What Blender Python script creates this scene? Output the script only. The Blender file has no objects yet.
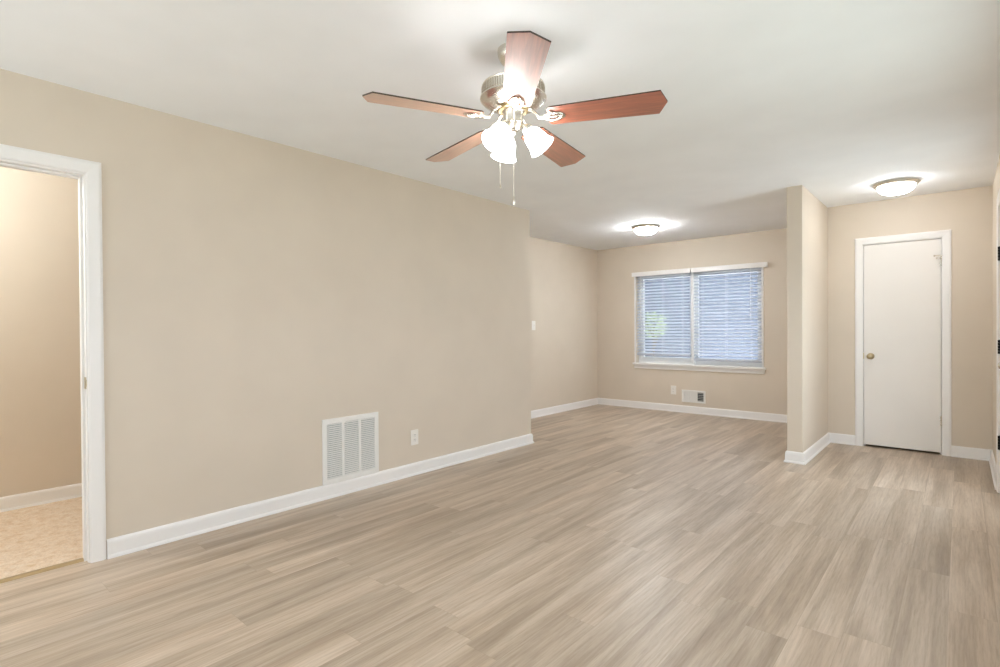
import bpy, bmesh, math, random
from mathutils import Vector, Matrix

S = bpy.context.scene
COL = S.collection
random.seed(4)
PI = math.pi

# ------------------------------------------------------------------ camera
CX, CH, YAW, PIT, ROL, F = 3.3841, 1.1868, 0.7152, -0.0077, -0.0067, 530.46
fw = Vector((-math.sin(YAW) * math.cos(PIT), math.cos(YAW) * math.cos(PIT), math.sin(PIT)))
r_ = Vector((math.cos(YAW), math.sin(YAW), 0))
u_ = r_.cross(fw)
r2 = r_ * math.cos(ROL) + u_ * math.sin(ROL)
u2 = -r_ * math.sin(ROL) + u_ * math.cos(ROL)
cam = bpy.data.cameras.new('camera')
cam.sensor_fit = 'HORIZONTAL'
cam.sensor_width = 36
cam.lens = 36 * F / 1000
cam.clip_start = 0.02
camo = bpy.data.objects.new('camera', cam)
COL.objects.link(camo)
camo.matrix_world = Matrix(((r2.x, u2.x, -fw.x, CX), (r2.y, u2.y, -fw.y, 0),
                            (r2.z, u2.z, -fw.z, CH), (0, 0, 0, 1)))
S.camera = camo

# ------------------------------------------------------------------ world, daylight, exposure
SKY = (0.80, 0.90, 1.0)
SKY_STRENGTH = 3.2
W = bpy.data.worlds.new('sky')
S.world = W
W.use_nodes = True
bg = W.node_tree.nodes['Background']
bg.inputs['Color'].default_value = (*SKY, 1)
bg.inputs['Strength'].default_value = SKY_STRENGTH

S.view_settings.view_transform = 'Standard'
S.view_settings.look = 'None'
S.view_settings.gamma = 1
S.view_settings.exposure = 0.33
try:
    S.view_settings.use_curve_mapping = False
except Exception:
    pass
S.cycles.max_bounces = 14
S.cycles.diffuse_bounces = 8
S.cycles.glossy_bounces = 5
S.cycles.transparent_max_bounces = 16
S.cycles.use_denoising = True
S.cycles.sample_clamp_indirect = 6.0


def area(name, loc, direction, sx, sy, power, color, portal=False):
    l = bpy.data.lights.new(name, 'AREA')
    l.shape = 'RECTANGLE'
    l.size, l.size_y = sx, sy
    l.energy = power
    l.color = color
    o = bpy.data.objects.new(name, l)
    COL.objects.link(o)
    o.location = loc
    o.rotation_euler = Vector(direction).to_track_quat('-Z', 'Z').to_euler()
    if portal:
        l.cycles.is_portal = True
    return o


# geometry of the place (metres)
H = 2.42
Y1, DX, Y2 = 4.380, -0.941, 7.326
PL, PR, PY, Y4, XR = 2.226, 2.349, 5.190, 6.358, 3.595
YB = -2.3                    # wall behind the viewer
BW = (0.2, 3.3, 0.75, 2.12)    # added, unseen back window: x0 x1 z0 z1
RW = (0.75, 3.35, 0.75, 2.05)    # added, unseen side window: y0 y1 z0 z1
FD = (4.28, 5.17, 2.04)        # front door: y0 y1 top
DAY = (.80, .91, 1.0)
area('added_daylight_back', ((BW[0] + BW[1]) / 2, YB - .13, (BW[2] + BW[3]) / 2), (0, 1, 0), BW[1] - BW[0], BW[3] - BW[2], 8, DAY)  # added light in the made-up back window
area('added_daylight_side', (XR + .125, (RW[0] + RW[1]) / 2, (RW[2] + RW[3]) / 2), (-1, 0, 0), RW[1] - RW[0], RW[3] - RW[2], 3, DAY)  # added light in the made-up side window
# added uplights outside the windows that brighten the ceilings, standing in for sunlit ground
area('ceiling_fill_back', (1.75, YB - 3.4, -.2), (0, 0, 1), 6, 6, 1340, (.87, .94, 1.0))
area('ceiling_fill_side', (XR + 3.4, 2.05, -.2), (0, 0, 1), 6, 6, 210, (.87, .94, 1.0))
area('ceiling_fill_front', (.6, Y2 + 3.6, -.2), (0, 0, 1), 5, 4, 760, (.87, .94, 1.0))
area('added_daylight_door', (XR + .07, (FD[0] + FD[1]) / 2, 1.09), (-1, 0, 0), .54, 1.46, 30, DAY)  # added light behind the door's glass panel, brightens the entry
area('daylight_front_window', (0.59, Y2 + .17, 1.33), (0, -1, 0), 1.8, 1.3, 1, (1, 1, 1), True)


# ------------------------------------------------------------------ materials
def mat(name, color, rough=.5, metal=0, spec=.5, coat=0, emit=None, estr=0):
    m = bpy.data.materials.new(name)
    m.use_nodes = True
    b = m.node_tree.nodes['Principled BSDF']
    b.inputs['Base Color'].default_value = (*color, 1)
    b.inputs['Roughness'].default_value = rough
    b.inputs['Metallic'].default_value = metal
    b.inputs['Specular IOR Level'].default_value = spec
    b.inputs['Coat Weight'].default_value = coat
    if emit:
        b.inputs['Emission Color'].default_value = (*emit, 1)
        b.inputs['Emission Strength'].default_value = estr
    return m


class G:
    """small node graph helper"""
    def __init__(s, m):
        s.t = m.node_tree
        s.b = s.t.nodes['Principled BSDF']

    def n(s, kind, **kw):
        x = s.t.nodes.new(kind)
        for k, v in kw.items():
            setattr(x, k, v)
        return x

    def l(s, a, b):
        s.t.links.new(a, b)

    def val(s, sock, v):
        if isinstance(v, (int, float)):
            sock.default_value = v
        else:
            s.l(v, sock)

    def math(s, op, a, b=0.0, c=None):
        x = s.n('ShaderNodeMath', operation=op)
        s.val(x.inputs[0], a)
        s.val(x.inputs[1], b)
        if c is not None:
            s.val(x.inputs[2], c)
        return x.outputs[0]

    def noise(s, vec, scale, detail=3, rough=.55, dist=0):
        x = s.n('ShaderNodeTexNoise')
        x.inputs['Scale'].default_value = scale
        x.inputs['Detail'].default_value = detail
        x.inputs['Roughness'].default_value = rough
        x.inputs['Distortion'].default_value = dist
        s.l(vec, x.inputs['Vector'])
        return x.outputs['Fac']

    def ramp(s, fac, stops):
        x = s.n('ShaderNodeValToRGB')
        e = x.color_ramp.elements
        while len(e) < len(stops):
            e.new(.5)
        for i, (p, c) in enumerate(stops):
            e[i].position = p
            e[i].color = (*c, 1)
        s.l(fac, x.inputs['Fac'])
        return x.outputs['Color']

    def mix(s, fac, a, b, mode='MIX'):
        x = s.n('ShaderNodeMix', data_type='RGBA', blend_type=mode)
        s.val(x.inputs[0], fac)
        for sock, v in ((x.inputs[6], a), (x.inputs[7], b)):
            if isinstance(v, tuple):
                sock.default_value = (*v, 1)
            else:
                s.l(v, sock)
        return x.outputs[2]

    def bump(s, h, strength, dist=.002):
        x = s.n('ShaderNodeBump')
        x.inputs['Strength'].default_value = strength
        x.inputs['Distance'].default_value = dist
        s.l(h, x.inputs['Height'])
        s.l(x.outputs['Normal'], s.b.inputs['Normal'])

    def scaled(s, sx, sy, sz, rot=(0, 0, 0)):
        tc = s.n('ShaderNodeTexCoord')
        mp = s.n('ShaderNodeMapping')
        mp.inputs['Scale'].default_value = (sx, sy, sz)
        mp.inputs['Rotation'].default_value = rot
        s.l(tc.outputs['Object'], mp.inputs['Vector'])
        return mp.outputs['Vector']


def paint(name, c, rough, amt=.02, bump=.05):
    m = mat(name, c, rough, spec=.35)
    g = G(m)
    v = g.scaled(1, 1, 1)
    n = g.noise(v, 2.5, 2)
    lo = tuple(x * (1 - amt) for x in c)
    hi = tuple(min(1, x * (1 + amt)) for x in c)
    g.l(g.ramp(n, [(.3, lo), (.7, hi)]), g.b.inputs['Base Color'])
    g.bump(g.noise(v, 260, 2), bump, .0008)
    return m


M = {}
M['wall'] = paint('beige_wall_paint', (.69, .61, .51), .6)
M['ceiling'] = paint('white_ceiling_paint', (.90, .92, .94), .85)
M['trim'] = mat('white_trim_enamel', (.855, .84, .825), .36)
M['door'] = paint('white_door_paint', (.83, .80, .76), .45, .015, .04)
M['nickel'] = mat('brushed_nickel', (.74, .70, .63), .27, 1)
M['brass'] = mat('satin_brass', (.52, .43, .27), .3, 1)
M['black_metal'] = mat('black_hinge_metal', (.012, .012, .012), .4, .6)
M['vent'] = mat('white_vent_enamel', (.84, .83, .80), .45)
M['duct'] = mat('dark_duct_shade', (.05, .05, .05), .9)
M['filter'] = mat('grey_duct_shade', (.34, .36, .36), .9)
M['plastic'] = mat('white_plastic', (.86, .83, .78), .35)
M['slot'] = mat('dark_slot', (.03, .03, .03), .6)
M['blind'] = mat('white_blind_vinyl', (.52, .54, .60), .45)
M['cord'] = mat('white_cord', (.8, .8, .8), .7)
M['vinyl'] = mat('white_window_vinyl', (.82, .83, .83), .35)
M['exterior'] = mat('blue_grey_siding', (.07, .083, .12), .8)
M['sky_block'] = mat('sky_block_surface', (.6, .62, .65), .8)  # surface of the added roof that blocks the sky
M['bark'] = mat('bark', (.10, .07, .05), .9)
M['leaf'] = mat('leaf_green', (.30, .38, .22), .5)
M['bulb'] = mat('lit_bulb', (1, 1, 1), .5, emit=(1, .93, .82), estr=14)
M['shade'] = mat('frosted_white_glass_lit', (.95, .94, .92), .35, emit=(.98, .98, .97), estr=19.0)
M['bowl'] = mat('frosted_bowl_glass_lit', (.95, .94, .92), .35, emit=(.97, .98, 1.0), estr=25.0)
M['bowl_bright'] = mat('frosted_bowl_glass_boosted', (.95, .94, .92), .35, emit=(.94, .97, 1.0), estr=112.0)  # boosted glow to lift the dining area

# thin clear glass
m = bpy.data.materials.new('window_glass')
m.use_nodes = True
t = m.node_tree
t.nodes.clear()
o_ = t.nodes.new('ShaderNodeOutputMaterial')
mx = t.nodes.new('ShaderNodeMixShader')
tr = t.nodes.new('ShaderNodeBsdfTransparent')
gl = t.nodes.new('ShaderNodeBsdfGlossy')
gl.inputs['Roughness'].default_value = .02
mx.inputs[0].default_value = .07
t.links.new(tr.outputs[0], mx.inputs[1])
t.links.new(gl.outputs[0], mx.inputs[2])
t.links.new(mx.outputs[0], o_.inputs[0])
M['glass'] = m

# vinyl plank floor, planks run along y
m = mat('oak_vinyl_planks', (.5, .4, .3), .42, spec=.45)
g = G(m)
tc = g.n('ShaderNodeTexCoord')
sp = g.n('ShaderNodeSeparateXYZ')
g.l(tc.outputs['Object'], sp.inputs[0])
PWID, PLEN = .152, 1.22
xs = g.math('DIVIDE', sp.outputs['X'], PWID)
row = g.math('FLOOR', xs)
fx = g.math('FRACT', xs)
wn = g.n('ShaderNodeTexWhiteNoise', noise_dimensions='1D')
g.l(row, wn.inputs['W'])
ys = g.math('ADD', g.math('DIVIDE', sp.outputs['Y'], PLEN), g.math('MULTIPLY', wn.outputs['Value'], 7.31))
pid = g.math('FLOOR', ys)
fy = g.math('FRACT', ys)
cmb = g.n('ShaderNodeCombineXYZ')
g.l(row, cmb.inputs[0])
g.l(pid, cmb.inputs[1])
wn2 = g.n('ShaderNodeTexWhiteNoise', noise_dimensions='3D')
g.l(cmb.outputs[0], wn2.inputs['Vector'])
rnd = wn2.outputs['Value']
# grain coordinates: stretched along the plank and shifted plank by plank
gx = g.math('ADD', sp.outputs['X'], g.math('MULTIPLY', rnd, 13.7))
gy = g.math('ADD', sp.outputs['Y'], g.math('MULTIPLY', rnd, 31.1))


def gv(sx, sy):
    c = g.n('ShaderNodeCombineXYZ')
    g.l(g.math('MULTIPLY', gx, sx), c.inputs[0])
    g.l(g.math('MULTIPLY', gy, sy), c.inputs[1])
    return c.outputs[0]


broad = g.noise(gv(11, .75), 1, 3, .55, .4)
fine = g.noise(gv(70, 3.0), 1, 4, .65, .6)
pores = g.noise(gv(160, 9), 1, 3, .7)
cath = g.n('ShaderNodeTexWave', wave_type='BANDS', bands_direction='X')
cath.inputs['Scale'].default_value = 1.0
cath.inputs['Distortion'].default_value = 9
cath.inputs['Detail'].default_value = 3
cath.inputs['Detail Scale'].default_value = 1.2
g.l(gv(16, 1.6), cath.inputs['Vector'])
FLOOR_C = [(.28, (.345, .272, .205)), (.44, (.430, .347, .268)), (.56, (.508, .420, .335)), (.72, (.585, .500, .415))]
base = g.ramp(broad, FLOOR_C)
tone = g.ramp(rnd, [(0, (.85, .84, .82)), (.5, (.98, .97, .95)), (1, (1.07, 1.05, 1.03))])
c1 = g.mix(1, base, tone, 'MULTIPLY')
c2 = g.mix(.55, c1, g.ramp(fine, [(.3, (.74, .71, .67)), (.5, (1, 1, 1)), (.7, (1.14, 1.13, 1.12))]), 'MULTIPLY')
c3 = g.mix(.28, c2, g.ramp(cath.outputs['Fac'], [(0, (.82, .79, .75)), (.5, (1, 1, 1)), (1, (1.06, 1.06, 1.05))]), 'MULTIPLY')
c4 = g.mix(.45, c3, g.ramp(pores, [(.36, (.80, .77, .73)), (.5, (1, 1, 1)), (.7, (1.1, 1.1, 1.1))]), 'MULTIPLY')
ex = g.math('MULTIPLY', g.math('MINIMUM', fx, g.math('SUBTRACT', 1, fx)), PWID)
ey = g.math('MULTIPLY', g.math('MINIMUM', fy, g.math('SUBTRACT', 1, fy)), PLEN)
ed = g.math('LESS_THAN', g.math('MINIMUM', ex, ey), .0011)
c5 = g.mix(g.math('MULTIPLY', ed, .25), c4, (.20, .155, .11))
g.l(c5, g.b.inputs['Base Color'])
g.l(g.math('ADD', g.math('MULTIPLY', fine, .12), .32), g.b.inputs['Roughness'])
g.bump(g.math('SUBTRACT', fine, g.math('MULTIPLY', ed, 2.0)), .12, .001)
M['floor'] = m

# hall carpet
m = mat('peach_carpet', (.68, .52, .36), .95, spec=.1)
g = G(m)
v = g.scaled(1, 1, 1)
a = g.noise(v, 120, 4, .7)
b2 = g.noise(v, 20, 4, .65, .3)
c1 = g.ramp(b2, [(.30, (.66, .49, .33)), (.5, (.74, .60, .46)), (.70, (.78, .67, .55))])
c2 = g.mix(.6, c1, g.ramp(a, [(.32, (.72, .66, .60)), (.5, (1, 1, 1)), (.68, (1.15, 1.15, 1.15))]), 'MULTIPLY')
g.l(c2, g.b.inputs['Base Color'])
g.bump(a, .5, .004)
M['carpet'] = m

# cherry fan blade wood, grain along local x
m = mat('cherry_blade_veneer', (.3, .08, .04), .42, spec=.6, coat=.8)
g = G(m)
g.b.inputs['Coat Roughness'].default_value = .38
g.b.inputs['Sheen Weight'].default_value = .5
g.b.inputs['Sheen Roughness'].default_value = .45
g.b.inputs['Sheen Tint'].default_value = (1, .82, .60, 1)
n1 = g.noise(g.scaled(4, 60, 20), 1, 4, .65, .8)
n2 = g.noise(g.scaled(1.5, 14, 5), 1, 3, .6, 1.2)
c1 = g.ramp(n1, [(.3, (.17, .036, .016)), (.5, (.29, .062, .028)), (.7, (.40, .10, .046))])
c2 = g.mix(.5, c1, g.ramp(n2, [(.3, (.7, .62, .6)), (.7, (1.15, 1.1, 1.05))]), 'MULTIPLY')
g.l(c2, g.b.inputs['Base Color'])
M['cherry'] = m
M['dark_edge'] = mat('dark_blade_edge', (.035, .018, .012), .5)

# lawn
m = mat('lawn', (.10, .16, .05), .95, spec=.1)
g = G(m)
v = g.scaled(1, 1, 1)
g.l(g.ramp(g.noise(v, 14, 5, .7), [(.3, (.05, .09, .03)), (.7, (.16, .22, .08))]), g.b.inputs['Base Color'])
M['lawn'] = m


# ------------------------------------------------------------------ mesh helpers
def link(name, bm, material, parent=None, smooth=False, bevel=0, seg=2):
    me = bpy.data.meshes.new(name)
    bmesh.ops.recalc_face_normals(bm, faces=bm.faces)
    bm.to_mesh(me)
    bm.free()
    for x in (material if isinstance(material, (list, tuple)) else [material]):
        me.materials.append(x)
    if smooth:
        for p in me.polygons:
            p.use_smooth = True
        try:
            me.set_sharp_from_angle(angle=math.radians(38))
        except Exception:
            pass
    o = bpy.data.objects.new(name, me)
    COL.objects.link(o)
    if parent is not None:
        o.parent = parent
    if bevel:
        md = o.modifiers.new('bevel', 'BEVEL')
        md.width = bevel
        md.segments = seg
        md.limit_method = 'ANGLE'
    return o


def empty(name, loc=(0, 0, 0), rotz=0):
    o = bpy.data.objects.new(name, None)
    o.empty_display_size = .05
    COL.objects.link(o)
    o.location = loc
    o.rotation_euler = (0, 0, rotz)
    return o


def tag(o, label=None, cat=None, group=None, kind=None):
    if label: o['label'] = label
    if cat: o['category'] = cat
    if group: o['group'] = group
    if kind: o['kind'] = kind
    return o


def struct(o):
    o['kind'] = 'structure'
    return o


def box(bm, x0, x1, y0, y1, z0, z1, mtx=None):
    vs = [bm.verts.new((x, y, z)) for x in (x0, x1) for y in (y0, y1) for z in (z0, z1)]
    if mtx is not None:
        for v in vs:
            v.co = mtx @ v.co
    for f in ((0, 1, 3, 2), (4, 6, 7, 5), (0, 4, 5, 1), (2, 3, 7, 6), (0, 2, 6, 4), (1, 5, 7, 3)):
        bm.faces.new([vs[i] for i in f])
    return vs


def bx(*a):
    bm = bmesh.new()
    box(bm, *a)
    return bm


def lathe(bm, prof, seg=40, mtx=None, cap=True):
    """prof: list of (r, z)"""
    rings = []
    for r, z in prof:
        if r < 1e-6:
            v = bm.verts.new((0, 0, z))
            rings.append([v])
        else:
            rings.append([bm.verts.new((r * math.cos(2 * PI * i / seg), r * math.sin(2 * PI * i / seg), z)) for i in range(seg)])
    for a, b in zip(rings, rings[1:]):
        for i in range(seg):
            j = (i + 1) % seg
            if len(a) == 1 and len(b) == 1:
                continue
            if len(a) == 1:
                bm.faces.new((a[0], b[j], b[i]))
            elif len(b) == 1:
                bm.faces.new((a[i], a[j], b[0]))
            else:
                bm.faces.new((a[i], a[j], b[j], b[i]))
    if cap:
        for e in (rings[0], rings[-1]):
            if len(e) > 1:
                bm.faces.new(e)
    if mtx is not None:
        for ring in rings:
            for v in ring:
                v.co = mtx @ v.co
    return bm


def tube(bm, pts, r, seg=10, closed=False, flat=1.0):
    """round bar along pts; flat squashes it in z"""
    pts = [Vector(p) for p in pts]
    n = len(pts)
    rings = []
    for i, p in enumerate(pts):
        a = pts[(i - 1) % n] if (closed or i) else p
        b = pts[(i + 1) % n] if (closed or i < n - 1) else p
        t_ = (b - a).normalized()
        up = Vector((0, 0, 1)) if abs(t_.z) < .95 else Vector((1, 0, 0))
        s1 = t_.cross(up).normalized()
        s2 = s1.cross(t_).normalized()
        rr = r[i] if isinstance(r, (list, tuple)) else r
        rings.append([bm.verts.new(p + s1 * rr * math.cos(2 * PI * k / seg) + s2 * rr * flat * math.sin(2 * PI * k / seg)) for k in range(seg)])
    for i in range(n if closed else n - 1):
        A, B = rings[i], rings[(i + 1) % n]
        for k in range(seg):
            bm.faces.new((A[k], A[(k + 1) % seg], B[(k + 1) % seg], B[k]))
    if not closed:
        bm.faces.new(rings[0])
        bm.faces.new(rings[-1])
    return bm


def prism(bm, outline, z0, z1, mtx=None):
    lo = [bm.verts.new((x, y, z0)) for x, y in outline]
    hi = [bm.verts.new((x, y, z1)) for x, y in outline]
    n = len(outline)
    faces = [bm.faces.new(lo[::-1]), bm.faces.new(hi)]
    for i in range(n):
        faces.append(bm.faces.new((lo[i], lo[(i + 1) % n], hi[(i + 1) % n], hi[i])))
    if mtx is not None:
        for v in lo + hi:
            v.co = mtx @ v.co
    return faces


def slab_with_holes(axis, d0, d1, u, v, holes=()):
    """A slab normal to AXIS (0 x, 1 y, 2 z) from d0 to d1, rectangle u x v, rectangular holes cut
    clean through it: one closed surface."""
    us = sorted({u[0], u[1], *[min(max(h[i], u[0]), u[1]) for h in holes for i in (0, 1)]})
    vs = sorted({v[0], v[1], *[min(max(h[i], v[0]), v[1]) for h in holes for i in (2, 3)]})
    bm = bmesh.new()
    cache = {}

    def vert(a, b, d):
        k = (a, b, d)
        if k not in cache:
            co = {0: (d, a, b), 1: (a, d, b), 2: (a, b, d)}[axis]
            cache[k] = bm.verts.new(co)
        return cache[k]

    def solid(i, j):
        if i < 0 or j < 0 or i >= len(us) - 1 or j >= len(vs) - 1:
            return False
        a, b = (us[i] + us[i + 1]) / 2, (vs[j] + vs[j + 1]) / 2
        return not any(h[0] < a < h[1] and h[2] < b < h[3] for h in holes)

    for i in range(len(us) - 1):
        for j in range(len(vs) - 1):
            if not solid(i, j):
                continue
            a0, a1, b0, b1 = us[i], us[i + 1], vs[j], vs[j + 1]
            for d in (d0, d1):
                bm.faces.new((vert(a0, b0, d), vert(a1, b0, d), vert(a1, b1, d), vert(a0, b1, d)))
            for (di, dj, p, q) in ((-1, 0, (a0, b0), (a0, b1)), (1, 0, (a1, b0), (a1, b1)), (0, -1, (a0, b0), (a1, b0)), (0, 1, (a0, b1), (a1, b1))):
                if not solid(i + di, j + dj):
                    bm.faces.new((vert(*p, d0), vert(*q, d0), vert(*q, d1), vert(*p, d1)))
    return bm


# ------------------------------------------------------------------ the room
DOOR_L = (-.12, .675, 2.005)          # left doorway y0 y1 top (rough opening)
D1 = (2.640, 3.264, 2.012)            # closet door opening x0 x1 top
WIN = (-.285, 1.462, .672, 2.000)     # front window opening
HX = -1.41
struct(link('floor', slab_with_holes(2, -.06, 0, (-1.06, 3.715), (YB - .12, Y2 + .16), [(-1.07, -.062, YB - .13, Y1 - .12)]), M['floor']))
struct(link('floor_hall', bx(HX - .12, -.064, YB - .12, Y1 - .12, -.06, .004), M['carpet']))
struct(link('ceiling', bx(HX - .12, 3.715, YB - .12, Y2 + .16, H, H + .12), M['ceiling']))
struct(link('wall_left', slab_with_holes(0, -.12, 0, (YB, Y1 - .12), (0, H), [(DOOR_L[0], DOOR_L[1], -.01, DOOR_L[2])]), M['wall']))
struct(link('wall_left_return', bx(HX - .12, 0, Y1 - .12, Y1, 0, H), M['wall']))
struct(link('wall_dining_left', bx(DX - .12, DX, Y1, Y2, 0, H), M['wall']))
struct(link('wall_hall', bx(HX - .12, HX, YB, Y1 - .12, 0, H), M['wall']))
struct(link('wall_front', slab_with_holes(1, Y2, Y2 + .16, (DX - .12, XR + .12), (0, H), [WIN]), M['wall']))
struct(link('wall_partition', bx(PL, PR, PY, Y2, 0, H), M['wall'], bevel=.004))
struct(link('wall_entry', slab_with_holes(1, Y4, Y4 + .11, (PR, XR), (0, H), [(D1[0], D1[1], -.01, D1[2])]), M['wall']))
struct(link('wall_right', slab_with_holes(0, XR, XR + .12, (YB, Y2), (0, H), [(FD[0], FD[1], -.01, FD[2]), RW]), M['wall']))
struct(link('wall_back', slab_with_holes(1, YB - .12, YB, (HX - .12, XR + .12), (0, H), [BW]), M['wall']))


# ------------------------------------------------------------------ baseboards: a board with a shoe moulding, swept along a polyline
def baseboard(name, pts, ends=(0, 0)):
    """pts on the wall line; the room lies to the LEFT of the direction of travel"""
    prof = [(0, 0), (.024, 0), (.0235, .008), (.020, .015), (.015, .019), (.0135, .075), (.0115, .088), (.007, .096), (0, .099)]
    P = [Vector((x, y)) for x, y in pts]
    bm = bmesh.new()
    rings = []
    for i, p in enumerate(P):
        d0 = (p - P[i - 1]).normalized() if i else (P[1] - P[0]).normalized()
        d1 = (P[i + 1] - p).normalized() if i < len(P) - 1 else d0
        n0, n1 = Vector((-d0.y, d0.x)), Vector((-d1.y, d1.x))
        nn = (n0 + n1) / (1 + n0.dot(n1))
        rings.append([bm.verts.new((p.x + nn.x * a, p.y + nn.y * a, b)) for a, b in prof])
    for A, B in zip(rings, rings[1:]):
        for k in range(len(prof)):
            j = (k + 1) % len(prof)
            bm.faces.new((A[k], A[j], B[j], B[k]))
    bm.faces.new(rings[0])
    bm.faces.new(rings[-1])
    return struct(link(name, bm, M['trim']))


baseboard('baseboard_left', [(DX, Y1), (0, Y1), (0, .7365)])
baseboard('baseboard_left_rear', [(0, -.19), (0, YB)])
baseboard('baseboard_front', [(PL, Y2), (DX, Y2), (DX, Y1 + .03)])
baseboard('baseboard_partition', [(2.583, Y4), (PR, Y4), (PR, PY), (PL, PY), (PL, Y2 - .03)])
baseboard('baseboard_entry', [(XR, FD[1] + .075), (XR, Y4), (3.320, Y4)])
baseboard('baseboard_hall', [(HX, Y1 - .15), (HX, YB)])
baseboard('baseboard_right', [(XR, YB), (XR, FD[0] - .075)])


# ------------------------------------------------------------------ door casings
def casing(name, wall_axis, d, side, a0, a1, top, w=.072, th=.017):
    """flat colonial casing round an opening on a wall: legs and head mitred, one mesh.
    wall_axis 0: wall normal x at x=d; 1: normal y at y=d. side = +1/-1 outward direction."""
    bm = bmesh.new()
    pr = [(0, 0), (0, .010), (.008, .0125), (.045, th), (w - .012, th), (w, .012), (w, 0)]   # (distance from the opening, depth)

    def vtx(a, z, dep):
        return bm.verts.new((d + side * dep, a, z) if wall_axis == 0 else (a, d + side * dep, z))
    rings = []
    rings.append([vtx(a0 - o, 0, dd) for o, dd in pr])
    rings.append([vtx(a0 - o, top + o, dd) for o, dd in pr])
    rings.append([vtx(a1 + o, top + o, dd) for o, dd in pr])
    rings.append([vtx(a1 + o, 0, dd) for o, dd in pr])
    for A, B in zip(rings, rings[1:]):
        for k in range(len(pr)):
            j = (k + 1) % len(pr)
            bm.faces.new((A[k], A[j], B[j], B[k]))
    bm.faces.new(rings[0])
    bm.faces.new(rings[-1])
    return struct(link(name, bm, M['trim']))


def jamb(name, wall_axis, d0, d1, a0, a1, top, t_=.014, stop=True, stop_at=None):
    """lining of a door opening with a stop bead"""
    bm = bmesh.new()

    def b(aa0, aa1, z0, z1, e0=d0, e1=d1):
        if wall_axis == 0: box(bm, e0, e1, aa0, aa1, z0, z1)
        else: box(bm, aa0, aa1, e0, e1, z0, z1)
    b(a0, a0 + t_, 0, top)
    b(a1 - t_, a1, 0, top)
    b(a0 + t_, a1 - t_, top - t_, top)
    if stop:
        s0, s1 = stop_at
        b(a0 + t_, a0 + t_ + .011, 0, top - t_ - .011, s0, s1)
        b(a1 - t_ - .011, a1 - t_, 0, top - t_ - .011, s0, s1)
        b(a0 + t_, a1 - t_, top - t_ - .011, top - t_, s0, s1)
    return struct(link(name, bm, M['trim']))


casing('trim_1', 0, 0, 1, DOOR_L[0] + .008, DOOR_L[1] - .008, DOOR_L[2] - .004, .065)
casing('trim_2', 0, -.12, -1, DOOR_L[0] + .008, DOOR_L[1] - .008, DOOR_L[2] - .004)
jo = jamb('trim_3', 0, -.12, 0, *DOOR_L[:2], DOOR_L[2], .014, True, (-.075, -.04))
sp_ = bmesh.new()
box(sp_, -.036, -.006, DOOR_L[1] - .0165, DOOR_L[1] - .0139, .895, .955)
box(sp_, -.006, .002, DOOR_L[1] - .0165, DOOR_L[1] - .0139, .908, .942)
o = link('strike_plate', sp_, M['brass'], jo)
o['label'] = 'satin brass latch strike plate'
bm = bmesh.new()
prism(bm, [(-.088, .0), (-.088, .006), (-.076, .011), (-.058, .011), (-.046, .003), (-.046, 0)], DOOR_L[0] + .014, DOOR_L[1] - .014,
      Matrix(((1, 0, 0, 0), (0, 0, 1, 0), (0, 1, 0, 0), (0, 0, 0, 1))))
M['strip'] = mat('bronze_transition_strip', (.42, .31, .17), .4, .6)
struct(link('trim_4', bm, M['strip']))

# ------------------------------------------------------------------ door_1: the closed closet door
casing('trim_5', 1, Y4, -1, D1[0] + .010, D1[1] - .010, D1[2] - .008, .066)
jamb('trim_6', 1, Y4, Y4 + .11, D1[0], D1[1], D1[2], .013, True, (Y4 + .045, Y4 + .075))
d1 = link('door_1', bx(D1[0] + .0165, D1[1] - .0165, Y4 + .006, Y4 + .041, .020, D1[2] - .017), M['door'], bevel=.002)
struct(d1)


def knob(parent, loc, mtx, material, name='door_knob'):
    bm = bmesh.new()
    lathe(bm, [(0, 0), (.031, 0), (.031, .004), (.026, .009), (.013, .012), (.011, .03), (.014, .036), (.024, .042), (.0285, .051),
               (.028, .06), (.022, .067), (.010, .071), (0, .0715)], 32, Matrix.Translation(loc) @ mtx)
    return link(name, bm, material, parent, True)


TO_MY = Matrix.Rotation(PI / 2, 4, 'X')       # local z -> world -y
TO_MX = Matrix.Rotation(-PI / 2, 4, 'Y')      # local z -> world -x
knob(d1, (2.712, Y4 + .006, .898), TO_MY, M['brass'])['label'] = 'round satin brass knob'


def hinge_y(parent, x, z, material, pin_stop=False):
    """butt hinge seen on a door that opens toward -y: knuckle barrel plus leaves"""
    bm = bmesh.new()
    for k in range(5):
        lathe(bm, [(0, 0), (.0058, 0), (.0058, .0165), (0, .0165)], 12, Matrix.Translation((x, Y4 - .004, z - .0445 + k * .0178)))
    lathe(bm, [(0, 0), (.0035, 0), (.006, .003), (.004, .008), (0, .009)], 12, Matrix.Translation((x, Y4 - .004, z + .0445)))
    box(bm, x - .012, x + .012, Y4 - .001, Y4 + .007, z - .044, z + .044)
    h = link('hinge', bm, material, parent, True)
    if pin_stop:
        b = bmesh.new()
        zt = z + .05
        box(b, x - .012, x + .012, Y4 - .012, Y4 + .001, zt, zt + .005)
        tube(b, [(x - .006, Y4 - .008, zt + .003), (x - .045, Y4 - .03, zt + .003)], .004, 10)
        tube(b, [(x - .045, Y4 - .03, zt + .003), (x - .052, Y4 - .034, zt + .003)], .009, 12)
        tube(b, [(x - .006, Y4 - .010, zt - .018), (x - .03, Y4 - .022, zt - .018)], .004, 10)
        tube(b, [(x - .03, Y4 - .022, zt - .018), (x - .036, Y4 - .025, zt - .018)], .008, 12)
        link('hinge_pin_stop', b, M['nickel'], h, True)
    return h


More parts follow.
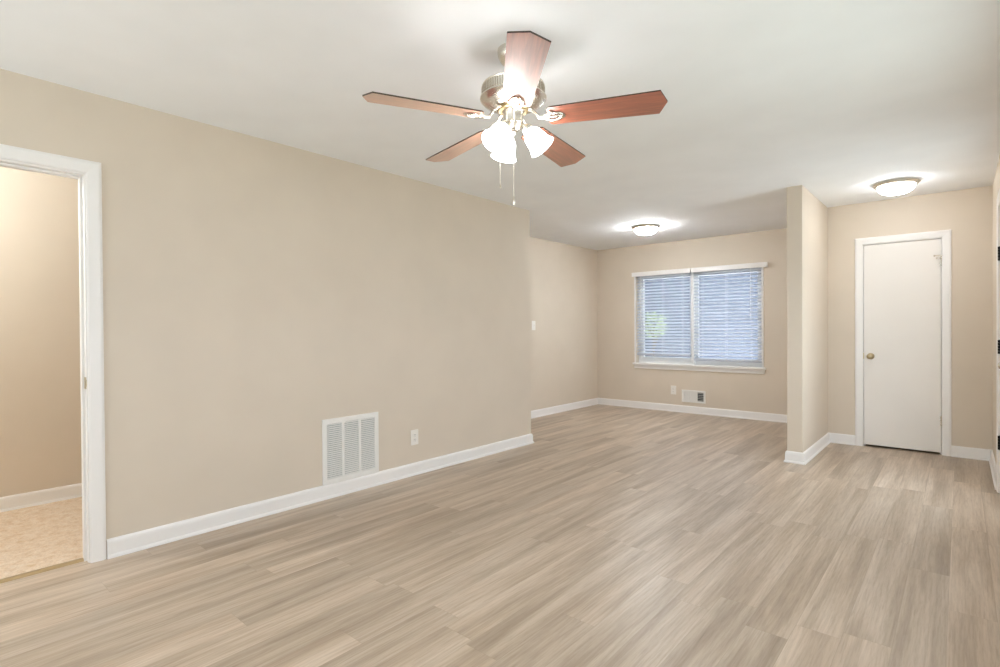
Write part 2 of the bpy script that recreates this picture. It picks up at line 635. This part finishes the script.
hx = D1[1] - .015
hinge_y(d1, hx, 1.785, M['nickel'], True)
hinge_y(d1, hx, .310, M['nickel'])
b = bmesh.new()
box(b, D1[0] + .0095, D1[0] + .0175, Y4 - .0015, Y4 + .006, .87, .93)
link('latch_plate', b, M['brass'], d1)
struct(link('wall_closet_back', bx(PR, XR, Y4 + .70, Y4 + .74, 0, H), M['wall']))

# ------------------------------------------------------------------ door_2: the front door on the right wall
casing('trim_7', 0, XR, -1, FD[0] + .008, FD[1] - .008, FD[2] - .006)
jamb('trim_8', 0, XR, XR + .12, FD[0], FD[1], FD[2], .016, True, (XR + .06, XR + .10))
LITE = (FD[0] + .17, FD[1] - .17, .35, 1.84)  # full glass panel, added partly to light the entry
d2 = link('door_2', slab_with_holes(0, XR + .008, XR + .052, (FD[0] + .019, FD[1] - .019), (.012, FD[2] - .019), [LITE]), M['door'], bevel=.002)
struct(d2)
b = slab_with_holes(0, XR + .002, XR + .058, (LITE[0] - .03, LITE[1] + .03), (LITE[2] - .03, LITE[3] + .03), [LITE])
link('added_lite_frame', b, M['trim'], d2)
link('added_lite_glass', bx(XR + .027, XR + .033, LITE[0] + .001, LITE[1] - .001, LITE[2] + .001, LITE[3] - .001), M['glass'], d2)
for z in (1.70, 1.04, .36):
    b = bmesh.new()
    for k in range(5):
        lathe(b, [(0, 0), (.0075, 0), (.0075, .0185), (0, .0185)], 12, Matrix.Translation((XR - .006, FD[1] - .017, z - .05 + k * .02)))
    box(b, XR - .004, XR + .010, FD[1] - .032, FD[1] - .004, z - .05, z + .05)
    link('hinge', b, M['black_metal'], d2, True)['label'] = 'black butt hinge'
knob(d2, (XR + .008, FD[0] + .085, .95), TO_MX @ Matrix.Scale(.72, 4), M['nickel'])
b = bmesh.new()
lathe(b, [(0, 0), (.028, 0), (.026, .01), (.018, .014), (0, .014)], 28, Matrix.Translation((XR + .008, FD[0] + .085, 1.11)) @ TO_MX)
box(b, XR - .016, XR - .005, FD[0] + .08, FD[0] + .09, 1.09, 1.13)
link('deadbolt', b, M['nickel'], d2, True)
bm = bmesh.new()
prism(bm, [(0, 0), (.10, 0), (.10, .016), (.015, .02), (0, .010)], FD[0] + .016, FD[1] - .016,
      Matrix(((1, 0, 0, XR + .005), (0, 0, 1, 0), (0, 1, 0, 0), (0, 0, 0, 1))))
M['sill_metal'] = mat('aluminium_threshold', (.55, .55, .55), .4, 1)
struct(link('trim_9', bm, M['sill_metal']))

# ------------------------------------------------------------------ window_1: slider with stool, apron, mullion
XM = .556
yf = Y2 + .085
w1 = link('window_1', slab_with_holes(1, yf, yf + .06, (WIN[0], WIN[1]), (WIN[2], WIN[3]),
                                     [(WIN[0] + .05, XM - .03, WIN[2] + .06, WIN[3] - .05), (XM + .03, WIN[1] - .05, WIN[2] + .06, WIN[3] - .05)]),
          M['vinyl'], bevel=.004)
struct(w1)
for a, b_ in ((WIN[0] + .049, XM - .029), (XM + .029, WIN[1] - .049)):
    sash = slab_with_holes(1, yf + .012, yf + .046, (a, b_), (WIN[2] + .059, WIN[3] - .049), [(a + .03, b_ - .03, WIN[2] + .095, WIN[3] - .085)])
    s_ = link('sash', sash, M['vinyl'], w1, bevel=.003)
    link('pane', bx(a + .028, b_ - .028, yf + .026, yf + .032, WIN[2] + .093, WIN[3] - .083), M['glass'], s_)
b = bmesh.new()
box(b, XM - .018, XM + .018, Y2 + .028, yf + .002, WIN[2] + .001, WIN[3] - .001)
link('mullion', b, M['vinyl'], w1, bevel=.003)
b = bmesh.new()
box(b, WIN[0] - .038, WIN[1] + .052, Y2 - .042, Y2 - .0005, WIN[2] - .022, WIN[2] + .006)
box(b, WIN[0] + .0005, WIN[1] - .0005, Y2 - .002, yf, WIN[2] + .0005, WIN[2] + .006)
link('stool', b, M['trim'], w1, bevel=.004)
b = bmesh.new()
box(b, WIN[0] - .024, WIN[1] + .036, Y2 - .016, Y2 - .0005, WIN[2] - .078, WIN[2] - .022)
link('apron', b, M['trim'], w1, bevel=.003)
b = bmesh.new()
box(b, WIN[0] - .022, WIN[0], Y2 - .012, Y2 - .0005, WIN[2] + .006, WIN[3])
box(b, WIN[1], WIN[1] + .022, Y2 - .012, Y2 - .0005, WIN[2] + .006, WIN[3])
box(b, WIN[0] - .022, WIN[1] + .022, Y2 - .012, Y2 - .0005, WIN[3], WIN[3] + .022)
link('side_casing', b, M['trim'], w1, bevel=.002)


# ------------------------------------------------------------------ the two window blinds
def blind(x0, x1, zb, vx0, vx1, label, wand_x):
    t = empty('window_blind', ((x0 + x1) / 2, Y2 + .03, zb))
    cx = (x0 + x1) / 2
    tag(t, label, 'blind', 'white window blinds')
    yc = 0.0                     # local y = 0 is Y2+.03
    b = bmesh.new()
    box(b, x0 - cx, x1 - cx, -.022, .026, WIN[3] - .052 - zb, WIN[3] - .003 - zb)
    link('head_rail', b, M['blind'], t, bevel=.003)
    b = bmesh.new()
    yv = -.03 - .058
    box(b, vx0 + .012 - cx, vx1 + .006 - cx, yv, yv + .012, WIN[3] - .045 - zb, WIN[3] + .018 - zb)
    link('valance', b, M['trim'], t, bevel=.003)
    b = bmesh.new()
    zt = WIN[3] - .075 - zb
    n = int(zt / .0425)
    ang = math.radians(24)
    for i in range(n):
        z = .035 + (zt - .035) * i / (n - 1)
        mt = Matrix.Translation((0, yc, z)) @ Matrix.Rotation(ang, 4, 'X')
        # gently crowned slat
        L = []
        for q in range(5):
            s = -0.0245 + .049 * q / 4
            L.append((s, .0025 * (1 - (s / .0245) ** 2)))
        ring0 = [(s, h) for s, h in L] + [(s, h - .0026) for s, h in L[::-1]]
        A = [b.verts.new(mt @ Vector((x0 + .004 - cx, s, h))) for s, h in ring0]
        B = [b.verts.new(mt @ Vector((x1 - .004 - cx, s, h))) for s, h in ring0]
        for k in range(len(A)):
            j = (k + 1) % len(A)
            b.faces.new((A[k], A[j], B[j], B[k]))
        b.faces.new(A)
        b.faces.new(B)
    link('slats', b, M['blind'], t)
    b = bmesh.new()
    box(b, x0 + .004 - cx, x1 - .004 - cx, -.025, .025, 0, .020)
    link('bottom_rail', b, M['blind'], t, bevel=.004)
    b = bmesh.new()
    for fx_ in (.14, .5, .86):
        xx = x0 + (x1 - x0) * fx_ - cx
        for yy in (-.0275, .0275):
            tube(b, [(xx, yy, .01), (xx, yy, zt + .03)], .0013, 6)
    link('ladder_cords', b, M['cord'], t)
    b = bmesh.new()
    tube(b, [(wand_x - cx, -.036, zt + .03), (wand_x - cx, -.038, zt - .62)], .0045, 8)
    link('tilt_wand', b, M['cord'], t, True)
    return t


blind(WIN[0] + .008, XM - .022, .790, WIN[0] - .050, XM - .001, 'white slatted window blind on the left half of the front window', WIN[0] + .08)
blind(XM + .022, WIN[1] - .008, .735, XM + .001, WIN[1] + .078, 'white slatted window blind on the right half of the front window', WIN[1] - .13)

# ------------------------------------------------------------------ two unseen windows behind and beside the viewer, added to let in daylight
for nm, ax, dd, q in (('added_window_back', 1, YB - .09, BW), ('added_window_side', 0, XR + .03, RW)):
    mid = (q[0] + q[1]) / 2
    o = struct(link(nm, slab_with_holes(ax, dd, dd + .06, q[:2], q[2:], [(q[0] + .06, mid - .03, q[2] + .06, q[3] - .06), (mid + .03, q[1] - .06, q[2] + .06, q[3] - .06)]), M['vinyl'], bevel=.004))
    for a0, a1 in ((q[0] + .059, mid - .029), (mid + .029, q[1] - .059)):
        if ax == 1: pb = bx(a0, a1, dd + .027, dd + .033, q[2] + .059, q[3] - .059)
        else: pb = bx(dd + .027, dd + .033, a0, a1, q[2] + .059, q[3] - .059)
        link('pane', pb, M['glass'], o)


# ------------------------------------------------------------------ vents, outlets, switch (built facing local -y, then turned)
def plate_bm(w, h, d=.006):
    b = bmesh.new()
    box(b, -w / 2, w / 2, -d, 0, -h / 2, h / 2)
    return b


def outlet(name_loc, rotz, label):
    t = empty('wall_outlet', name_loc, rotz)
    tag(t, label, 'outlet', 'wall outlets')
    link('cover_plate', plate_bm(.078, .124), M['plastic'], t, bevel=.003)
    for s in (-1, 1):
        b = bmesh.new()
        ol = []
        for k in range(24):
            a = 2 * PI * k / 24
            ol.append((max(-.0165, min(.0165, .0205 * math.cos(a))), max(-.0145, min(.0145, .0175 * math.sin(a)))))
        # drop duplicate corner points
        ul = []
        for p in ol:
            if not ul or (Vector(p) - Vector(ul[-1])).length > 1e-5:
                ul.append(p)
        prism(b, ul, 0, .0085, Matrix(((1, 0, 0, 0), (0, 0, -1, 0), (0, 1, 0, s * .0195), (0, 0, 0, 1))))
        rc = link('receptacle', b, M['plastic'], t)
        b = bmesh.new()
        for xx, hh in ((-.0065, .009), (.0065, .007)):
            box(b, xx - .001, xx + .001, -.0089, -.0080, s * .0195 + .002 - hh / 2 + .001, s * .0195 + .002 + hh / 2 + .001)
        lathe(b, [(0, 0), (.0025, 0), (.0025, .0009), (0, .0009)], 10, Matrix.Translation((0, -.008, s * .0195 - .009)) @ TO_MY)
        link('slots', b, M['slot'], rc)
    b = bmesh.new()
    lathe(b, [(0, 0), (.003, 0), (.0025, .0012), (0, .0015)], 12, Matrix.Translation((0, -.006, 0)) @ TO_MY)
    link('screw', b, M['plastic'], t)
    return t


outlet((0, 2.816, .307), PI / 2, 'white duplex wall outlet on the long left wall beside the big return grille')
outlet((.292, Y2, .306), 0, 'small white wall outlet under the window, left of the floor register')

t = empty('light_switch', (DX, 5.665, 1.236), PI / 2)
tag(t, 'white toggle light switch on the dining wall beside the corner', 'light switch')
link('cover_plate', plate_bm(.078, .124), M['plastic'], t, bevel=.003)
b = bmesh.new()
box(b, -.0055, .0055, -.009, -.005, -.0125, .0125)
box(b, -.004, .004, -.018, -.006, .0, .009, Matrix.Rotation(.25, 4, 'X'))
link('toggle', b, M['plastic'], t, bevel=.001)

# big return air grille on the left wall
GW, GH = .474, .463
t = empty('return_air_grille', (0, 2.220, .3290), PI / 2)
tag(t, 'large white louvered return air grille low on the left wall', 'air vent')
cols = []
fr, mu = .036, .020
cw = (GW - 2 * fr - 2 * mu) / 3
for i in range(3):
    a = -GW / 2 + fr + i * (cw + mu)
    cols.append((a, a + cw))
b = slab_with_holes(1, -.010, 0, (-GW / 2, GW / 2), (-GH / 2, GH / 2), [(a, c, -GH / 2 + fr, GH / 2 - fr) for a, c in cols])
link('frame', b, M['vent'], t, bevel=.003)
link('grille_shade_sheet', bx(-GW / 2 + .03, GW / 2 - .03, -.0018, -.0006, -GH / 2 + .03, GH / 2 - .03), M['filter'], t)  # grey sheet in place of the duct's shade between the louvers
for a, c in cols:
    b = bmesh.new()
    n = 28
    for i in range(n):
        z = -GH / 2 + fr + .006 + (GH - 2 * fr - .012) * i / (n - 1)
        box(b, a + .0002, c - .0002, -.0065, .0065, -.0007, .0007, Matrix.Translation((0, -.0062, z)) @ Matrix.Rotation(math.radians(38), 4, 'X'))
    link('louvers', b, M['vent'], t)
for xx in (-GW / 2 + .02, GW / 2 - .02):
    for zz in (-GH / 4, GH / 4):
        b = bmesh.new()
        lathe(b, [(0, 0), (.0042, 0), (.0035, .0015), (0, .002)], 12, Matrix.Translation((xx, -.010, zz)) @ TO_MY)
        link('screw', b, M['vent'], t)

# wall register under the window
RWD, RHT = .332, .172
t = empty('wall_register', (.580, Y2, .236), 0)
tag(t, 'white wall register with three louver sections below the window', 'air vent')
f2 = .026
ops = []
sw = (RWD - 2 * f2 - 2 * .014) / 3
for i in range(3):
    a = -RWD / 2 + f2 + i * (sw + .014)
    ops.append((a, a + sw))
b = slab_with_holes(1, -.012, 0, (-RWD / 2, RWD / 2), (-RHT / 2, RHT / 2), [(a, c, -RHT / 2 + f2, RHT / 2 - f2) for a, c in ops])
link('frame', b, M['vent'], t, bevel=.003)
link('register_shade_sheet', bx(-RWD / 2 + .02, RWD / 2 - .02, -.0018, -.0006, -RHT / 2 + .02, RHT / 2 - .02), M['duct'], t)  # flat dark sheet standing in for shade inside the duct
for i, (a, c) in enumerate(ops):
    b = bmesh.new()
    if i < 2:      # vertical vanes, nearly closed
        n = 9
        for k in range(n):
            x = a + (c - a) * (k + .5) / n
            box(b, -.006, .006, -.0007, .0007, -RHT / 2 + f2, RHT / 2 - f2, Matrix.Translation((x, -.0065, 0)) @ Matrix.Rotation(math.radians(-22), 4, 'Z'))
    else:          # horizontal vanes, open
        n = 5
        for k in range(n):
            z = -RHT / 2 + f2 + (RHT - 2 * f2) * (k + .5) / n
            box(b, a, c, -.004, .004, -.0016, .0016, Matrix.Translation((0, -.007, z)))
    link('louvers', b, M['vent'], t)
b = bmesh.new()
box(b, RWD / 2 - .017, RWD / 2 - .011, -.022, -.010, -.018, .018)
link('damper_lever', b, M['vent'], t, bevel=.001)

# ------------------------------------------------------------------ flush ceiling lamps
BOWL_LAMPS = [((2.967, 5.655, H), 'lit flush ceiling lamp with frosted bowl above the white closet door'),
              ((.515, 6.000, H), 'lit flush ceiling lamp with frosted bowl in the dining area by the window')]
first = None
for loc, label in BOWL_LAMPS:
    if first is None:
        t = empty('flush_ceiling_lamp', loc)
        b = bmesh.new()
        lathe(b, [(.06, 0), (.150, 0), (.164, -.006), (.166, -.014), (.158, -.018), (.155, -.026), (.146, -.031), (.138, -.034), (.120, -.030), (.06, -.022)], 56, None, True)
        link('nickel_pan', b, M['nickel'], t, True)
        b = bmesh.new()
        pr = [(.134, -.031)]
        for k in range(1, 11):
            a = k / 10 * PI / 2
            pr.append((.134 * math.cos(a) ** .8 if k < 10 else .004, -.031 - .072 * math.sin(a)))
        lathe(b, pr, 56, None, True)
        link('glass_bowl', b, M['bowl'], t, True)
        b = bmesh.new()
        lathe(b, [(0, -.100), (.010, -.101), (.011, -.105), (.006, -.109), (.007, -.114), (.004, -.120), (0, -.121)], 20)
        link('finial', b, M['nickel'], t, True)
        first = t
    else:
        t = first.copy()
        COL.objects.link(t)
        t.location = loc
        for ch in list(first.children):
            c = ch.copy()
            COL.objects.link(c)
            c.parent = t
            if c.name.startswith('glass_bowl'):      # emission raised on this lamp to brighten the dining area
                c.data = c.data.copy()
                c.data.materials[0] = M['bowl_bright']
    tag(t, label, 'ceiling lamp', 'flush ceiling lamps')

# ------------------------------------------------------------------ ceiling fan
FX, FY = 1.891, 1.819
fan = empty('ceiling_fan', (FX, FY, H))
tag(fan, 'brushed nickel ceiling fan with five cherry blades and three lit glass shades', 'ceiling fan')
b = bmesh.new()
lathe(b, [(0, 0), (.068, 0), (.069, -.012), (.066, -.030), (.055, -.052), (.036, -.070), (.024, -.077), (.022, -.084), (0, -.084)], 40)
link('canopy', b, M['nickel'], fan, True)
b = bmesh.new()
lathe(b, [(0, -.08), (.0125, -.08), (.0125, -.125), (.026, -.128), (.026, -.142), (0, -.142)], 24)
link('downrod', b, M['nickel'], fan, True)
b = bmesh.new()
lathe(b, [(0, -.138), (.05, -.138), (.085, -.143), (.118, -.150), (.136, -.158), (.138, -.162), (.136, -.166), (.136, -.206), (.140, -.208),
          (.146, -.212), (.147, -.218), (.142, -.224), (.132, -.234), (.112, -.246), (.090, -.253), (.072, -.256), (0, -.256)], 64)
mo = link('motor_housing', b, M['nickel'], fan, True)
b = bmesh.new()      # the ribbed vent band
for k in range(72):
    a = 2 * PI * k / 72
    box(b, .1355, .1405, -.0020, .0020, -.204, -.168, Matrix.Rotation(a, 4, 'Z'))
link('vent_ribs', b, M['nickel'], mo)
b = bmesh.new()
lathe(b, [(0, -.254), (.064, -.254), (.068, -.258), (.068, -.268), (.064, -.272), (0, -.272)], 48)
M['antique'] = mat('antique_brass', (.42, .32, .17), .33, 1)
link('flywheel', b, M['antique'], fan, True)['label'] = 'darker bronze ring under the motor'
b = bmesh.new()
lathe(b, [(0, -.268), (.046, -.268), (.050, -.273), (.046, -.279), (.044, -.283), (.044, -.318), (.047, -.321), (.047, -.327), (.043, -.331), (.036, -.345), (.024, -.356), (.012, -.362), (.010, -.372), (0, -.374)], 40)
link('switch_housing', b, M['nickel'], fan, True)

ZB = -.308
SAG = Vector((0, 0, 1)).rotation_difference(Vector((-.0285, .0282, 1))).to_matrix().to_4x4()     # the blade ring is a little out of level
PITCH = math.radians(11.3)
az0 = math.radians(26.29)
blade_me = iron_me = None
for k in range(5):
    a = az0 + k * 2 * PI / 5
    if k == 0:
        b = bmesh.new()
        r0, r1 = .155, .651
        wi, wo = .060, .0735
        ol = [(r0, -wi + .012), (r0 + .012, -wi), (r1 - .030, -wo), (r1, 0), (r1 - .030, wo), (r0 + .012, wi), (r0, wi - .012)]
        fs = prism(b, ol, -.003, .003)
        for f in fs[2:]:
            f.material_index = 1
        bl = link('blade', b, [M['cherry'], M['dark_edge']], fan)
        b = bmesh.new()
        # blade iron, in the blade's own tilted frame: neck, oval loop with a bar, screw caps
        z0 = -.007
        loop = []
        for i in range(28):
            q = 2 * PI * i / 28
            loop.append((0.178 + .040 * math.cos(q), .023 * math.sin(q) * (1 + .15 * math.cos(q)), z0))
        tube(b, loop, .0075, 8, True, .6)
        tube(b, [(.136, 0, z0), (.219, 0, z0)], .006, 8, False, .6)
        tube(b, [(.060, 0, .046), (.080, 0, .040), (.098, 0, .022), (.115, 0, z0 + .003), (.140, 0, z0)], [.013, .012, .0115, .012, .010], 10, False, .55)
        for sx, sy in ((.219, 0), (.170, .027), (.170, -.027)):
            lathe(b, [(0, .006), (.012, .006), (.012, -.003), (.007, -.006), (0, -.0065)], 16, Matrix.Translation((sx, sy, z0 + .001)))
        ir = link('blade_iron', b, M['nickel'], bl, True)
    else:
        bl2 = bl.copy()
        COL.objects.link(bl2)
        bl2.parent = fan
        i2 = ir.copy()
        COL.objects.link(i2)
        i2.parent = bl2
    cur = bl if k == 0 else bl2
    cur.matrix_local = Matrix.Translation((0, 0, ZB)) @ SAG @ Matrix.Rotation(a, 4, 'Z') @ Matrix.Rotation(-PITCH, 4, 'X')

# light kit: three arms, each with a bell shade
view_right = YAW                        # azimuth of the picture's right-hand direction
for k in range(3):
    a = view_right + math.radians(-10 + 120 * k)
    R = Matrix.Rotation(a, 4, 'Z')
    b = bmesh.new()
    tube(b, [R @ Vector(p) for p in ((.030, 0, -.338), (.046, 0, -.336), (.058, 0, -.338), (.064, 0, -.348))], .0085, 10)
    tilt = math.radians(38)
    T = Matrix.Translation(R @ Vector((.057, 0, -.346))) @ R @ Matrix.Rotation(PI - tilt, 4, 'Y') @ Matrix.Scale(.91, 4)
    lathe(b, [(0, -.004), (.020, -.004), (.027, .004), (.027, .020), (.023, .022), (0, .022)], 28, T)
    arm = link('light_arm', b, M['nickel'], fan, True)
    b = bmesh.new()
    po = [(.024, .012), (.027, .020), (.038, .034), (.046, .050), (.049, .068), (.051, .085), (.055, .102), (.061, .117), (.066, .126)]
    pi_ = [(r - .003, z) for r, z in po[::-1]]
    lathe(b, po + pi_, 40, T, False)
    link('glass_shade', b, M['shade'], arm, True)
    b = bmesh.new()
    lathe(b, [(0, .020), (.013, .022), (.014, .040), (.024, .058), (.028, .076), (.024, .094), (.012, .104), (0, .106)], 24, T)
    link('bulb', b, M['bulb'], arm, True)


def chain(dx, dy, z0, z1, fob):
    b = bmesh.new()
    n = int((z0 - z1) / .006)
    tube(b, [(dx, dy, z0), (dx, dy, z1)], .0009, 6)
    for i in range(n):
        bmesh.ops.create_icosphere(b, subdivisions=1, radius=.0021, matrix=Matrix.Translation((dx, dy, z0 - (i + .5) * .006)))
    c = link('pull_chain', b, M['nickel'], fan, True)
    b = bmesh.new()
    lathe(b, [(0, .0), (.003, -.001), (.004, -.008), (.0062, -.018), (.0062, -.030), (.004, -.038), (0, -.039)] if fob else
          [(0, 0), (.0028, -.001), (.0035, -.008), (.0028, -.016), (0, -.017)], 14, Matrix.Translation((dx, dy, z1)))
    link('chain_fob', b, M['nickel'], c, True)


chain(0, 0, -.372, -.643, True)
ev = Vector((math.cos(view_right), math.sin(view_right)))
ef = Vector((-math.sin(YAW), math.cos(YAW)))
pc = ev * -.060 + ef * .02
chain(pc.x, pc.y, -.325, -.585, False)

# ------------------------------------------------------------------ hall lamp (light falls through the left doorway)
l = bpy.data.lights.new('hall_light', 'POINT')
l.energy = 46
l.color = (.93, .97, .96)
l.shadow_soft_size = .10
o = bpy.data.objects.new('hall_light', l)
COL.objects.link(o)
o.location = (-.72, -.25, 2.28)

# ------------------------------------------------------------------ outside
struct(link('ground', bx(-14, 16, -14, 22, -.5, -.25), M['lawn']))
b = bmesh.new()
box(b, -9, 9, 13.2, 13.4, -.25, 5.2)
struct(link('wall_outside', b, M['exterior']))
struct(link('sky_block_roof', bx(-3.0, 3.6, Y2 + .16, Y2 + 1.5, 2.46, 2.6), M['sky_block']))  # unseen roof added to keep bright sky off the view outside
tr_ = empty('sapling', (-1.07, 9.6, -.25))
tag(tr_, 'small pale green leafy sapling outside, behind the left window blind', 'tree')
b = bmesh.new()
tube(b, [(0, 0, 0), (.02, .01, .6), (0, .02, 1.15), (.03, 0, 1.6)], [.03, .024, .018, .006], 8)
for q in range(6):
    a = q * 1.05
    tube(b, [(.01, .01, 1.05 + .05 * q), (.12 * math.cos(a), .12 * math.sin(a), 1.3 + .05 * q), (.22 * math.cos(a), .22 * math.sin(a), 1.45 + .05 * q)], [.012, .008, .003], 6)
link('trunk', b, M['bark'], tr_, True)
b = bmesh.new()
rng = random.Random(7)
for q in range(420):
    th, ph = rng.uniform(0, 2 * PI), math.acos(rng.uniform(-1, 1))
    rr = rng.uniform(.2, 1) ** .5
    p = Vector((.27 * rr * math.sin(ph) * math.cos(th), .25 * rr * math.sin(ph) * math.sin(th), 1.50 + .26 * rr * math.cos(ph)))
    mt = Matrix.Translation(p) @ Matrix.Rotation(rng.uniform(0, 6.28), 4, 'Z') @ Matrix.Rotation(rng.uniform(-1.2, 1.2), 4, 'X')
    s_l = rng.uniform(.03, .055)
    vs = [b.verts.new(mt @ Vector(c)) for c in ((0, -s_l, 0), (s_l * .45, 0, .006), (0, s_l, 0), (-s_l * .45, 0, .006))]
    b.faces.new(vs)
link('foliage', b, M['leaf'], tr_)
